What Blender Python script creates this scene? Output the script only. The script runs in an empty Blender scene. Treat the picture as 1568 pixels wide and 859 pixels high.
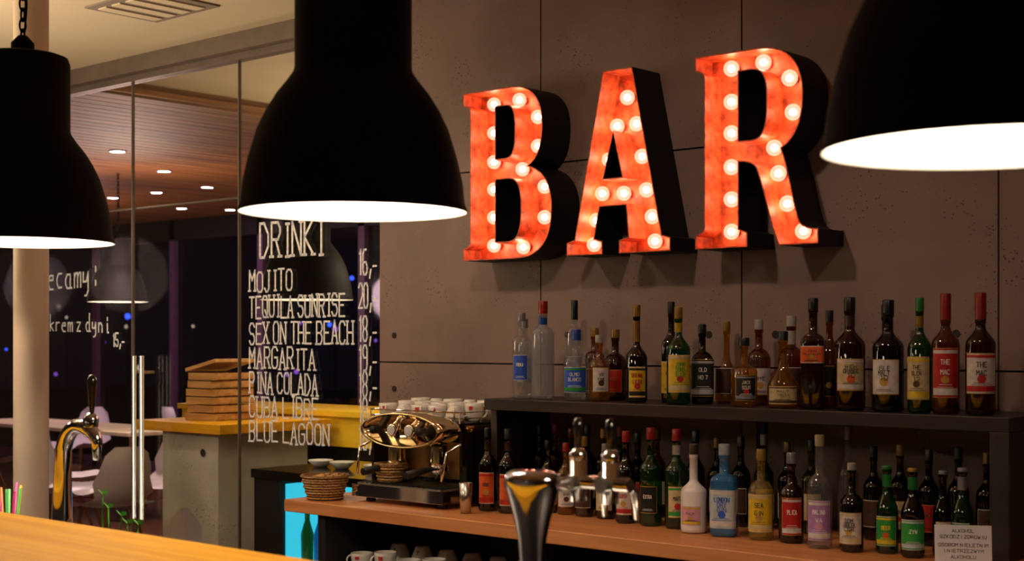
import bpy, math, random
from mathutils import Vector, Matrix
from mathutils.geometry import tessellate_polygon
random.seed(7)
scene = bpy.context.scene
col = scene.collection
try:
    scene.view_settings.view_transform = 'Standard'
    scene.view_settings.look = 'None'
except Exception:
    pass
pi = math.pi

# ------------------------------------------------------------ materials
def newmat(name):
    m = bpy.data.materials.new(name); m.use_nodes = True
    nt = m.node_tree
    return m, nt, nt.nodes.get('Principled BSDF'), nt.nodes.get('Material Output')

def mat(name, c, rough=0.5, metal=0.0, emit=None, es=0.0, var=0.12, scale=12.0, bump=0.0, coat=0.0, spec=0.5):
    m, nt, b, o = newmat(name)
    N, L = nt.nodes, nt.links
    tc = N.new('ShaderNodeTexCoord'); no = N.new('ShaderNodeTexNoise')
    no.inputs['Scale'].default_value = scale; no.inputs['Detail'].default_value = 4
    L.new(tc.outputs['Object'], no.inputs['Vector'])
    r = N.new('ShaderNodeValToRGB')
    r.color_ramp.elements[0].position = 0.3; r.color_ramp.elements[1].position = 0.7
    r.color_ramp.elements[0].color = (*[x*(1-var) for x in c], 1)
    r.color_ramp.elements[1].color = (*[min(1, x*(1+var)) for x in c], 1)
    L.new(no.outputs['Fac'], r.inputs['Fac']); L.new(r.outputs['Color'], b.inputs['Base Color'])
    b.inputs['Roughness'].default_value = rough; b.inputs['Metallic'].default_value = metal
    b.inputs['Coat Weight'].default_value = coat; b.inputs['Specular IOR Level'].default_value = spec
    if emit:
        b.inputs['Emission Color'].default_value = (*emit, 1); b.inputs['Emission Strength'].default_value = es
    if bump:
        bp = N.new('ShaderNodeBump'); bp.inputs['Strength'].default_value = bump; bp.inputs['Distance'].default_value = 0.01
        L.new(no.outputs['Fac'], bp.inputs['Height']); L.new(bp.outputs['Normal'], b.inputs['Normal'])
    return m

def emitmat(name, c, s):
    m, nt, b, o = newmat(name)
    e = nt.nodes.new('ShaderNodeEmission'); e.inputs[0].default_value = (*c, 1); e.inputs[1].default_value = s
    nt.links.new(e.outputs[0], o.inputs['Surface']); nt.nodes.remove(b)
    return m

def glassmat(name, tint, fac=0.85, body=(0.02, 0.02, 0.02), rough=0.04, f0=0.04):
    """thin tinted glass: transparent tint + body colour + schlick gloss (same both sides)"""
    m, nt, b, o = newmat(name); N, L = nt.nodes, nt.links
    nt.nodes.remove(b)
    t = N.new('ShaderNodeBsdfTransparent'); t.inputs[0].default_value = (*tint, 1)
    d = N.new('ShaderNodeBsdfDiffuse'); d.inputs[0].default_value = (*body, 1)
    g = N.new('ShaderNodeBsdfGlossy'); g.inputs['Roughness'].default_value = rough
    lw = N.new('ShaderNodeLayerWeight'); lw.inputs[0].default_value = 0.5
    pw = N.new('ShaderNodeMath'); pw.operation = 'POWER'; pw.inputs[1].default_value = 4.5
    L.new(lw.outputs['Facing'], pw.inputs[0])
    ma = N.new('ShaderNodeMath'); ma.operation = 'MULTIPLY_ADD'; ma.inputs[1].default_value = 0.9; ma.inputs[2].default_value = f0
    L.new(pw.outputs[0], ma.inputs[0])
    m1 = N.new('ShaderNodeMixShader'); m1.inputs[0].default_value = fac
    L.new(d.outputs[0], m1.inputs[1]); L.new(t.outputs[0], m1.inputs[2])
    m2 = N.new('ShaderNodeMixShader'); L.new(ma.outputs[0], m2.inputs[0])
    L.new(m1.outputs[0], m2.inputs[1]); L.new(g.outputs[0], m2.inputs[2])
    L.new(m2.outputs[0], o.inputs['Surface'])
    return m

def woodmat(name, c1, c2, axis=0, rough=0.4, scale=3.0, coat=0.1, spec=0.5):
    m, nt, b, o = newmat(name); N, L = nt.nodes, nt.links
    tc = N.new('ShaderNodeTexCoord'); mp = N.new('ShaderNodeMapping')
    s = [scale*6]*3; s[axis] = scale*0.35; mp.inputs['Scale'].default_value = s
    L.new(tc.outputs['Object'], mp.inputs['Vector'])
    n = N.new('ShaderNodeTexNoise'); n.inputs['Scale'].default_value = 1.6; n.inputs['Detail'].default_value = 8
    n.inputs['Distortion'].default_value = 0.6
    L.new(mp.outputs[0], n.inputs['Vector'])
    r = N.new('ShaderNodeValToRGB'); r.color_ramp.elements[0].position = 0.35; r.color_ramp.elements[1].position = 0.65
    r.color_ramp.elements[0].color = (*c1, 1); r.color_ramp.elements[1].color = (*c2, 1)
    L.new(n.outputs['Fac'], r.inputs['Fac']); L.new(r.outputs['Color'], b.inputs['Base Color'])
    b.inputs['Roughness'].default_value = rough; b.inputs['Coat Weight'].default_value = coat; b.inputs['Specular IOR Level'].default_value = spec
    bp = N.new('ShaderNodeBump'); bp.inputs['Strength'].default_value = 0.08; bp.inputs['Distance'].default_value = 0.01
    L.new(n.outputs['Fac'], bp.inputs['Height']); L.new(bp.outputs['Normal'], b.inputs['Normal'])
    return m

def concretemat(name, c):
    m, nt, b, o = newmat(name); N, L = nt.nodes, nt.links
    tc = N.new('ShaderNodeTexCoord')
    n = N.new('ShaderNodeTexNoise'); n.inputs['Scale'].default_value = 2.0; n.inputs['Detail'].default_value = 9; n.inputs['Roughness'].default_value = 0.62
    L.new(tc.outputs['Object'], n.inputs['Vector'])
    r = N.new('ShaderNodeValToRGB'); r.color_ramp.elements[0].position = 0.3; r.color_ramp.elements[1].position = 0.72
    r.color_ramp.elements[0].color = (*[x*0.74 for x in c], 1); r.color_ramp.elements[1].color = (*[x*1.18 for x in c], 1)
    L.new(n.outputs['Fac'], r.inputs['Fac'])
    v = N.new('ShaderNodeTexVoronoi'); v.inputs['Scale'].default_value = 70
    L.new(tc.outputs['Object'], v.inputs['Vector'])
    n2 = N.new('ShaderNodeTexNoise'); n2.inputs['Scale'].default_value = 5; n2.inputs['Detail'].default_value = 5
    L.new(tc.outputs['Object'], n2.inputs['Vector'])
    mr = N.new('ShaderNodeMapRange'); mr.inputs[1].default_value = 0.38; mr.inputs[2].default_value = 0.72
    mr.inputs[3].default_value = 0.0; mr.inputs[4].default_value = 0.27
    L.new(n2.outputs['Fac'], mr.inputs[0])
    lt = N.new('ShaderNodeMath'); lt.operation = 'LESS_THAN'
    L.new(v.outputs['Distance'], lt.inputs[0]); L.new(mr.outputs[0], lt.inputs[1])
    mx = N.new('ShaderNodeMixRGB'); mx.inputs[2].default_value = (*[x*0.3 for x in c], 1)
    L.new(lt.outputs[0], mx.inputs[0]); L.new(r.outputs['Color'], mx.inputs[1])
    L.new(mx.outputs[0], b.inputs['Base Color'])
    b.inputs['Roughness'].default_value = 0.62
    sb = N.new('ShaderNodeMath'); sb.operation = 'SUBTRACT'
    L.new(n.outputs['Fac'], sb.inputs[0]); L.new(lt.outputs[0], sb.inputs[1])
    bp = N.new('ShaderNodeBump'); bp.inputs['Strength'].default_value = 0.35; bp.inputs['Distance'].default_value = 0.004
    L.new(sb.outputs[0], bp.inputs['Height']); L.new(bp.outputs['Normal'], b.inputs['Normal'])
    return m

M = {}
M['concrete'] = concretemat('concrete_panel', (0.205, 0.136, 0.116))
M['concrete_l'] = concretemat('concrete_light', (0.6, 0.57, 0.48))
M['joint'] = mat('joint_dark', (0.02, 0.014, 0.014), 0.9)
M['ceil'] = mat('ceiling_paint', (0.66, 0.56, 0.42), 0.9, var=0.03, scale=2)
M['floor'] = woodmat('floor_wood', (0.10, 0.035, 0.02), (0.2, 0.08, 0.045), axis=0, rough=0.35)
M['slat'] = woodmat('wood_slats', (0.12, 0.042, 0.010), (0.34, 0.135, 0.035), axis=1, rough=0.6, scale=2, coat=0)
M['plaster'] = mat('plaster', (0.25, 0.2, 0.17), 0.9, var=0.05, scale=3)
M['counter'] = woodmat('oak_counter', (0.42, 0.15, 0.045), (0.58, 0.245, 0.085), axis=0, rough=0.45, coat=0.05)
M['barwood'] = woodmat('bar_top_oak', (0.66, 0.29, 0.008), (0.80, 0.40, 0.016), axis=0, rough=0.6, coat=0.0, spec=0.10)
M['darkwood'] = woodmat('dark_shelf_wood', (0.007, 0.003, 0.003), (0.018, 0.008, 0.007), axis=0, rough=0.5)
M['black'] = mat('black_paint', (0.006, 0.005, 0.006), 0.55)
M['lampblack'] = mat('lamp_black', (0.0024, 0.0018, 0.0032), 0.75, spec=0.10)
M['blackgloss'] = mat('black_gloss', (0.008, 0.007, 0.007), 0.15, coat=0.3)
M['lampwhite'] = mat('lamp_inner_white', (0.9, 0.9, 0.88), 0.6, var=0.02)
M['chrome'] = mat('chrome', (0.90, 0.87, 0.88), 0.06, 1.0, var=0.03)
M['tapchrome'] = mat('tap_chrome', (0.72, 0.76, 0.95), 0.07, 1.0, var=0.03)  # bluish tint put in the colour to offset the bar's yellow reflection
M['reflchrome'] = mat('chrome_yellow_reflections', (0.90, 0.72, 0.42), 0.08, 1.0, var=0.03)  # yellow reflections put into the chrome's own colour
M['steel'] = mat('brushed_steel', (0.6, 0.58, 0.55), 0.28, 1.0, var=0.08, scale=40)
M['goldm'] = mat('warm_metal', (0.75, 0.5, 0.2), 0.25, 1.0, var=0.05)
M['orange'] = mat('sign_red_enamel', (0.56, 0.085, 0.026), 0.5, var=0.55, scale=38)
M['signblack'] = mat('sign_side_black', (0.006, 0.005, 0.005), 0.5, spec=.3)
M['brass'] = mat('bulb_socket', (0.5, 0.12, 0.05), 0.4, 0.7)
M['white'] = mat('white_ceramic', (0.8, 0.77, 0.72), 0.2, var=0.03, coat=0.3)
M['redink'] = mat('red_ink', (0.6, 0.02, 0.02), 0.5)
M['chalk'] = mat('chalk_marker', (0.80, 0.74, 0.70), 0.9, var=0.3, scale=90, emit=(1, .92, .86), es=0.07)  # slight emission lifts the lettering; chalk gives no light itself
M['column'] = mat('column_paint', (0.62, 0.50, 0.40), 0.6, var=0.05, scale=6)
M['rail'] = mat('rail_metal', (0.18, 0.14, 0.12), 0.5, 0.3)
M['purple'] = mat('mullion_paint', (0.14, 0.06, 0.15), 0.5)
M['chair'] = mat('chair_plastic', (0.75, 0.70, 0.80), 0.35, var=0.03)
M['table'] = mat('table_top', (0.75, 0.62, 0.45), 0.4)
M['legwood'] = woodmat('leg_wood', (0.3, 0.15, 0.06), (0.45, 0.25, 0.1), axis=2)
M['crate'] = woodmat('crate_wood', (0.42, 0.20, 0.06), (0.62, 0.33, 0.11), axis=0)
M['yellow'] = mat('yellow_panel', (0.90, 0.56, 0.02), 0.5, var=0.05)
M['leaf'] = mat('leaf_green', (0.12, 0.55, 0.05), 0.5)
M['paper'] = mat('paper_white', (0.68, 0.65, 0.66), 0.8, var=0.03)
M['ink'] = mat('dark_ink', (0.02, 0.018, 0.02), 0.7)
M['asphalt'] = mat('asphalt', (0.01, 0.01, 0.012), 0.9)
M['glass'] = glassmat('clear_pane', (0.96, 0.96, 0.96), 0.99, (0.02, 0.02, 0.02), 0.02, 0.03)
M['nightglass'] = glassmat('night_window', (0.6, 0.62, 0.7), 0.9, (0.002, 0.002, 0.006), 0.05, 0.04)

def wicker():
    m, nt, b, o = newmat('wicker'); N, L = nt.nodes, nt.links
    tc = N.new('ShaderNodeTexCoord'); w = N.new('ShaderNodeTexWave'); w.bands_direction = 'Z'
    w.inputs['Scale'].default_value = 32; w.inputs['Distortion'].default_value = 3; w.inputs['Detail Scale'].default_value = 6
    L.new(tc.outputs['Object'], w.inputs['Vector'])
    r = N.new('ShaderNodeValToRGB'); r.color_ramp.elements[0].color = (0.22, 0.09, 0.02, 1); r.color_ramp.elements[1].color = (0.95, 0.55, 0.20, 1)
    L.new(w.outputs['Fac'], r.inputs['Fac']); L.new(r.outputs['Color'], b.inputs['Base Color'])
    bp = N.new('ShaderNodeBump'); bp.inputs['Distance'].default_value = 0.01
    L.new(w.outputs['Fac'], bp.inputs['Height']); L.new(bp.outputs['Normal'], b.inputs['Normal'])
    return m
M['wicker'] = wicker()

# ------------------------------------------------------------ mesh builder
class MB:
    def __init__(s): s.v = []; s.f = []; s.m = []; s.mats = []; s.sm = []
    def mi(s, k):
        m = M[k] if isinstance(k, str) else k
        if m not in s.mats: s.mats.append(m)
        return s.mats.index(m)
    def add(s, vs, fs, k, smooth=False):
        o = len(s.v); s.v += [tuple(v) for v in vs]; i = s.mi(k)
        for f in fs: s.f.append([a+o for a in f]); s.m.append(i); s.sm.append(smooth)
    def box(s, x0, x1, y0, y1, z0, z1, k, T=None):
        vs = [Vector((x, y, z)) for x in (x0, x1) for y in (y0, y1) for z in (z0, z1)]
        if T: vs = [T @ v for v in vs]
        s.add(vs, [(0,1,3,2),(4,6,7,5),(0,4,5,1),(2,3,7,6),(0,2,6,4),(1,5,7,3)], k)
    def lathe(s, prof, k, c=(0,0,0), seg=28, sx=1, sy=1, sq=0, rmax=None, ks=None, T=None, smooth=True):
        c = Vector(c); o = len(s.v); vs = []
        rmax = rmax or max(p[0] for p in prof)
        for r, z in prof:
            for i in range(seg):
                a = 2*pi*i/seg; ca, sa = math.cos(a), math.sin(a); f = 1
                if sq and r > 0.6*rmax:
                    f = 1/((abs(ca)**sq+abs(sa)**sq)**(1/sq))
                p = Vector((r*ca*sx*f, r*sa*sy*f, z))
                if T: p = T @ p
                vs.append(p+c)
        s.v += [tuple(v) for v in vs]
        for j in range(len(prof)-1):
            kk = ks[j] if ks else k; mi = s.mi(kk)
            for i in range(seg):
                a = o+j*seg+i; b = o+j*seg+(i+1) % seg
                s.f.append([a, b, b+seg, a+seg]); s.m.append(mi); s.sm.append(smooth)
    def cyl(s, c, r, h, k, seg=20, T=None):
        s.lathe([(0.0001, 0), (r, 0), (r, h), (0.0001, h)], k, c, seg, T=T, smooth=False)
    def sphere(s, c, r, k, seg=16, rings=10, sx=1, sy=1, sz=1):
        s.lathe([(max(1e-4, r*math.sin(pi*j/rings)), -r*sz*math.cos(pi*j/rings)) for j in range(rings+1)], k, c, seg, sx, sy)
    def tube(s, pts, r, k, seg=10, closed=False):
        pts = [Vector(p) for p in pts]; n = len(pts); o = len(s.v)
        rs = r if isinstance(r, (list, tuple)) else [r]*n
        prev = None
        for i, p in enumerate(pts):
            if closed: t = pts[(i+1) % n]-pts[i-1]
            else: t = pts[min(i+1, n-1)]-pts[max(i-1, 0)]
            t.normalize()
            if prev is None:
                u = t.cross(Vector((0, 0, 1)))
                if u.length < 1e-3: u = t.cross(Vector((1, 0, 0)))
            else: u = prev - t*prev.dot(t)
            u.normalize(); prev = u; w = t.cross(u)
            for j in range(seg):
                a = 2*pi*j/seg
                s.v.append(tuple(p+(u*math.cos(a)+w*math.sin(a))*rs[i]))
        mi = s.mi(k)
        for i in range(n if closed else n-1):
            for j in range(seg):
                a = o+i*seg+j; b = o+i*seg+(j+1) % seg; i2 = (i+1) % n
                s.f.append([a, b, o+i2*seg+(j+1) % seg, o+i2*seg+j]); s.m.append(mi); s.sm.append(True)
        if not closed:
            for base in (o, o+(n-1)*seg):
                s.f.append([base+j for j in range(seg)]); s.m.append(mi); s.sm.append(False)
    def ring(s, c, R, r, k, seg=32, sx=1, sy=1, T=None):
        c = Vector(c); pts = []
        for i in range(seg):
            p = Vector((R*sx*math.cos(2*pi*i/seg), R*sy*math.sin(2*pi*i/seg), 0))
            if T: p = T @ p
            pts.append(p+c)
        s.tube(pts, r, k, 8, True)
    def build(s, name, parent=None, bevel=0):
        me = bpy.data.meshes.new(name); me.from_pydata(s.v, [], s.f); me.update()
        for m in s.mats: me.materials.append(m)
        me.polygons.foreach_set('material_index', s.m); me.polygons.foreach_set('use_smooth', s.sm)
        ob = bpy.data.objects.new(name, me); col.objects.link(ob)
        if parent: ob.parent = parent
        if bevel:
            md = ob.modifiers.new('bevel', 'BEVEL'); md.width = bevel; md.segments = 2; md.limit_method = 'ANGLE'
        return ob

# ------------------------------------------------------------ stroke lettering
G = {'A':"00 26 40|12 32",'B':"00 06 36 45 44 33 03|33 42 41 30 00",'C':"45 36 16 05 01 10 30 41",'D':"00 06 26 44 42 20 00",
'E':"40 00 06 46|03 33",'F':"00 06 46|03 33",'G':"45 36 16 05 01 10 30 41 43 23",'H':"00 06|40 46|03 43",'I':"20 26",
'J':"36 31 20 10 01",'K':"00 06|46 03 40",'L':"06 00 40",'M':"00 06 23 46 40",'N':"00 06 40 46",'O':"10 01 05 16 36 45 41 30 10",
'P':"00 06 36 45 44 33 03",'Q':"10 01 05 16 36 45 41 30 10|22 40",'R':"00 06 36 45 44 33 03|23 40",'S':"01 10 30 41 42 33 13 04 05 16 36 45",
'T':"20 26|06 46",'U':"06 01 10 30 41 46",'V':"06 20 46",'W':"06 10 24 30 46",'X':"00 46|06 40",'Y':"06 23 46|23 20",'Z':"06 46 00 40",
'0':"10 01 05 16 36 45 41 30 10",'1':"15 26 20",'2':"05 16 36 45 43 00 40",'3':"05 16 36 45 44 33 42 41 30 10 01|33 13",
'4':"30 36 02 42",'5':"46 06 03 33 42 41 30 10 01",'6':"36 16 05 01 10 30 41 42 33 03",'7':"06 46 20",
'8':"13 04 05 16 36 45 44 33 13 02 01 10 30 41 42 33",'9':"10 30 41 45 36 16 05 04 13 43",',':"21 1a",'-':"12 42",':':"21 20|23 24",'.':"20 21",
'a':"33 13 02 01 10 30|33 30 40",'c':"33 13 02 01 10 30",'d':"33 13 02 01 10 30|36 30 40",'e':"02 32 33 23 13 02 01 10 30",'i':"23 20 30|25 24",
'k':"00 06|33 02 30",'l':"10 16",'m':"00 03|02 13 23 20|22 33 43 40",'n':"00 03|02 13 23 32 30",'o':"10 01 02 13 23 32 31 20 10",
'p':"0b 03|02 13 23 32 31 20 00",'r':"00 03|02 13 33",'y':"03 01 21 33|33 3a 2b 1b",'z':"03 33 00 30"}
def text_quads(txt, W, H, t, serif=False, jit=0.0):
    adv = []; x = 0
    for ch in txt:
        adv.append(x); x += {' ':2.6, 'I':4.2, '1':4.2, 'i':4.0, ',':3.4}.get(ch, 5.6)
    tot = x-1.6; sx = W/tot; sy = H/6.0; Q = []
    for ch, ax in zip(txt, adv):
        if ch not in G: continue
        j = random.uniform(-jit, jit); js = 1+random.uniform(-jit, jit)*0.15
        def P(tk):
            yy = {'a': -1, 'b': -2}.get(tk[1]); yy = int(tk[1]) if yy is None else yy
            return ((ax+int(tk[0]))*sx, (yy*js+j)*sy)
        for pl in G[ch].split('|'):
            tk = pl.split(); pts = [P(q) for q in tk]
            segs = list(zip(pts[:-1], pts[1:]))
            if serif:
                for e in (0, -1):
                    if tk[e][1] in '06' and tk[0] != tk[-1] and ch not in 'CGSO0EFLTZ2357689-,.':
                        segs.append(((pts[e][0]-0.8*sx, pts[e][1]), (pts[e][0]+0.8*sx, pts[e][1])))
            for a, b in segs:
                dx, dy = b[0]-a[0], b[1]-a[1]; l = math.hypot(dx, dy) or 1
                ux, uy = dx/l*t/2, dy/l*t/2; nx, ny = -uy, ux
                Q.append([(a[0]-ux*.8+nx, a[1]-uy*.8+ny), (a[0]-ux*.8-nx, a[1]-uy*.8-ny), (b[0]+ux*.8-nx, b[1]+uy*.8-ny), (b[0]+ux*.8+nx, b[1]+uy*.8+ny)])
    return Q

# ------------------------------------------------------------ room shell
WX0 = -4.328
b = MB()
b.box(WX0, 2.5, 0.012, 0.16, 0, 2.9, 'joint')
zj = [0.0, 0.657, 1.407, 2.157, 2.9]
x = WX0
while x < 2.4:
    x1 = min(x+0.88, 2.5)
    for z0, z1 in zip(zj[:-1], zj[1:]):
        b.box(x+0.003, x1-0.003, 0.0, 0.0125, z0+0.003, z1-0.003, 'concrete')
        for hx in (x+0.09,) if x < -4 else (x+0.13, x1-0.13):
            for hz in (z0+0.11, z1-0.11):
                b.cyl((hx, 0.001, hz), 0.013, 0.003, 'joint', 14, Matrix.Rotation(pi/2, 3, 'X'))
    x += 0.88
b.build('wall_back')
for nm, a in [('floor', (-18, 2.5, -6.5, 5.4, -0.1, 0.0, 'floor')), ('ceiling', (-8.6, 2.5, -6.5, 0.16, 2.9, 3.0, 'ceil')),
              ('ceiling_corridor', (-6.75, -4.3, 0.16, 5.4, 2.9, 3.0, 'ceil')),
              ('wall_right', (2.5, 2.6, -6.5, 0.16, 0, 2.9, 'plaster')), ('wall_front', (-8.6, 2.5, -6.6, -6.5, 0, 2.9, 'plaster')),
              ('wall_left', (-8.7, -8.6, -6.5, -0.05, 0, 2.9, 'plaster')), ('wall_dining_left', (-18.1, -18, 0.1, 5.4, 0, 2.9, 'plaster')),
              ('wall_dining_right', (-4.3, -4.2, 0.17, 5.4, 0, 2.9, 'plaster')), ('ground_outside', (-40, -4, 5.45, 24, -0.1, 0.0, 'asphalt'))]:
    q = MB(); q.box(*a); q.build(nm)
b = MB(); x = -18
while x < -6.66:
    b.box(x, x+0.108, 0.12, 5.35, 2.83, 2.86, 'slat'); x += 0.12
b.box(-18, -6.7, 0.12, 5.35, 2.87, 3.0, 'joint'); b.box(-6.72, -6.66, 0.12, 5.35, 2.82, 2.9, 'slat')
b.build('ceiling_wood')

b = MB(); x = -18
while x < -4.3:
    b.box(x, x+0.09, 5.3, 5.42, 0, 2.86, 'purple'); x += 1.55
b.box(-18, -4.3, 5.3, 5.42, 2.6, 2.86, 'black'); b.box(-18, -4.3, 5.3, 5.42, 0, 0.12, 'purple')
b.box(-18, -4.3, 5.35, 5.36, 0.12, 2.6, 'nightglass')
b.build('window_1')
b = MB()
for i in range(40):
    c = random.choice(['lb', 'lb', 'lp', 'lw'])
    if c not in M: M[c] = emitmat('city_'+c, {'lb': (0.05, 0.12, 1), 'lp': (0.5, 0.15, 0.9), 'lw': (1, .7, .4)}[c], {'lb': 6, 'lp': 2, 'lw': 2}[c])
    p = (random.uniform(-38, -14), random.uniform(10, 22), random.uniform(0.5, 3.2))
    b.sphere(p, random.uniform(0.03, 0.07), c, 8, 6); b.tube([(p[0], p[1], 0), p], .012, 'black', 6)
b.build('street_lights')

# glass partition
b = MB()
b.box(-8.6, WX0-0.002, -0.05, 0.11, 2.82, 2.9, 'rail')
b.box(-8.6, WX0-0.002, 0.0, 0.06, 2.79, 2.82, 'rail')
b.box(-8.6, WX0-0.002, 0.005, 0.05, 0.0, 0.04, 'rail')
for a, c in [(-8.6, -7.0), (-6.99, -6.155), (-6.145, -5.298), (-5.288, WX0-0.005)]:
    b.box(a, c, 0.02, 0.03, 0.04, 2.79, 'glass')
for xx in (-6.995, -6.15, -5.293):
    b.box(xx-0.003, xx+0.003, 0.017, 0.033, 0.04, 2.79, 'rail')
b.tube([(-6.6, 0.05, 2.16), (-5.3, 0.05, 2.16)], 0.007, 'rail', 8)
b.build('glass_partition')
b = MB()
for xx in (-6.03, -5.965):
    b.tube([(xx, -0.05, 0.62), (xx, -0.05, 1.42)], 0.012, 'steel', 12)
    for z in (0.7, 1.34): b.tube([(xx, -0.05, z), (xx, 0.02, z)], 0.007, 'steel', 8)
b.build('door_handle')

def flat_text(b, txt, X, Z, W, H, t, y, k, serif=True, jit=0.0, dz=0.0):
    X *= 1.009
    for q in text_quads(txt, W, H, t, serif, jit):
        b.add([(X+p[0], y, Z+p[1]+dz*p[0]) for p in q], [(0, 1, 2, 3)], k)
b = MB(); yT = 0.016
for txt, X, zc, W, H, t in [('DRINKI', -5.087, 1.945, .43, .15, .012), ('MOJITO', -5.162, 1.765, .30, .092, .0085), ('TEQUILA SUNRISE', -5.162, 1.648, .647, .096, .0085),
        ('SEX ON THE BEACH', -5.162, 1.530, .70, .096, .0085), ('MARGARITA', -5.162, 1.415, .454, .092, .0085), ('PINA COLADA', -5.162, 1.302, .47, .092, .0085),
        ('CUBA LIBRE', -5.162, 1.196, .475, .092, .0085), ('BLUE LAGOON', -5.162, 1.085, .547, .092, .0085)]:
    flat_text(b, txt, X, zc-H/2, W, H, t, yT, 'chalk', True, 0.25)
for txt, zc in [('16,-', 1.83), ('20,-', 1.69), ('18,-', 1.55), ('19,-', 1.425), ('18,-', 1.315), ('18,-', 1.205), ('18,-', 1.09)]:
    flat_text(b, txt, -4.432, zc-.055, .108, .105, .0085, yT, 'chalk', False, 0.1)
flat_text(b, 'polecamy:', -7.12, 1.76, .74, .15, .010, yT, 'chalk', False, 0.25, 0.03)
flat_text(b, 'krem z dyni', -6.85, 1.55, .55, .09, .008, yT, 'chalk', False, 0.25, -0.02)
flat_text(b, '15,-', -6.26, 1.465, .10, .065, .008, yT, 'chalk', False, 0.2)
b.build('menu_lettering')
b = MB(); b.box(-5.3, -4.85, -0.78, -0.42, 2.892, 2.9, 'plaster')
for i in range(4):
    b.box(-5.26+i*.1, -5.20+i*.1, -0.74, -0.46, 2.886, 2.892, 'ceil')
b.build('ceiling_vent')
b = MB(); b.lathe([(0.06, 0), (0.06, 2.9)], 'column', (-4.573, -1.444, 0), 28); b.lathe([(0.0001, 0.012), (0.09, 0.012), (0.09, 0)], 'column', (-4.573, -1.444, 0)); b.build('column')

# ------------------------------------------------------------ marquee letters
def bez(p0, c1, c2, p3, n=10):
    return [((1-t)**3*p0[0]+3*(1-t)**2*t*c1[0]+3*(1-t)*t*t*c2[0]+t**3*p3[0], (1-t)**3*p0[1]+3*(1-t)**2*t*c1[1]+3*(1-t)*t*t*c2[1]+t**3*p3[1]) for t in [i/n for i in range(1, n+1)]]
def path(items):
    pts = [items[0]]
    for it in items[1:]:
        if len(it) == 2: pts.append(it)
        else: pts += bez(pts[-1], it[0:2], it[2:4], it[4:6])
    if math.dist(pts[0], pts[-1]) < 1e-5: pts.pop()
    return pts
def area(p): return sum(p[i-1][0]*p[i][1]-p[i][0]*p[i-1][1] for i in range(len(p)))/2
def orient(p, ccw): return p if (area(p) > 0) == ccw else p[::-1]
def inset(p, t):
    out = []; n = len(p)
    for i in range(n):
        a, c, d = Vector(p[i-1]), Vector(p[i]), Vector(p[(i+1) % n])
        e1 = (c-a).normalized(); e2 = (d-c).normalized()
        n1 = Vector((-e1.y, e1.x)); n2 = Vector((-e2.y, e2.x)); mm = (n1+n2)
        if mm.length < 1e-4: mm = n1
        mm.normalize(); k = t/max(0.4, mm.dot(n1)); out.append((c.x+mm.x*k, c.y+mm.y*k))
    return out
B_out = path([(0,0),(0,.045),(.02,.05,.035,.055,.035,.075),(.035,.555),(.035,.575,.02,.58,0,.585),(0,.632),(.24,.632),(.335,.632,.392,.58,.392,.485),(.392,.41,.375,.36,.325,.335),
   (.40,.315,.436,.26,.436,.175),(.436,.06,.38,0,.27,0),(0,0)])
B_h1 = path([(.165,.565),(.215,.565),(.25,.565,.258,.53,.258,.47),(.258,.40,.248,.372,.21,.372),(.165,.372)])
B_h2 = path([(.165,.295),(.225,.295),(.27,.295,.288,.26,.288,.185),(.288,.10,.27,.065,.225,.065),(.165,.065)])
A_out = [(0,0),(0,.045),(.036,.055),(.162,.635),(.288,.635),(.412,.055),(.447,.045),(.447,0),(.232,0),(.232,.045),(.272,.055),(.262,.165),(.148,.165),(.125,.055),(.16,.045),(.16,0)]
A_h1 = [(.165,.262),(.245,.262),(.207,.415)]
R_out = path([(0,0),(0,.045),(.02,.05,.035,.055,.035,.075),(.035,.555),(.035,.575,.02,.58,0,.585),(0,.632),(.24,.632),(.345,.632,.402,.57,.402,.47),(.402,.385,.375,.33,.325,.305),
   (.35,.24,.365,.15,.383,.09),(.39,.06,.41,.05,.455,.047),(.455,0),(.315,0),(.29,.05,.265,.16,.24,.23),(.23,.262,.215,.272,.168,.275),(.168,.06),(.20,.047),(.20,0)])
R_h1 = path([(.168,.565),(.215,.565),(.26,.565,.27,.53,.27,.46),(.27,.375,.255,.342,.215,.342),(.168,.342)])
bulbsB = [(.101,.589),(.101,.481),(.101,.372),(.101,.269),(.101,.163),(.101,.057),(.228,.592),(.318,.520),(.318,.413),(.243,.334),(.350,.262),(.350,.150),(.247,.045)]
bulbsA = [(.222,.545),(.178,.450),(.262,.450),(.142,.335),(.285,.335),(.112,.218),(.207,.213),(.304,.218),(.086,.125),(.328,.125),(.075,.04),(.34,.04)]
bulbsR = [(.101,.592),(.101,.483),(.101,.380),(.101,.269),(.101,.163),(.101,.057),(.222,.597),(.318,.535),(.330,.425),(.262,.318),(.277,.235),(.310,.136),(.367,.046)]
M['core'] = emitmat('bulb_filament', (1.0, 0.64, 0.36), 62)
def bulbglass():
    m, nt, bb, o = newmat('bulb_globe'); nt.nodes.remove(bb); N, L = nt.nodes, nt.links
    t = N.new('ShaderNodeBsdfTransparent'); e = N.new('ShaderNodeEmission'); e.inputs[0].default_value = (1, 0.50, 0.34, 1); e.inputs[1].default_value = 2.4
    mx = N.new('ShaderNodeMixShader'); mx.inputs[0].default_value = 0.32
    L.new(t.outputs[0], mx.inputs[1]); L.new(e.outputs[0], mx.inputs[2]); L.new(mx.outputs[0], o.inputs['Surface'])
    return m
M['globe'] = bulbglass()
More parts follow.
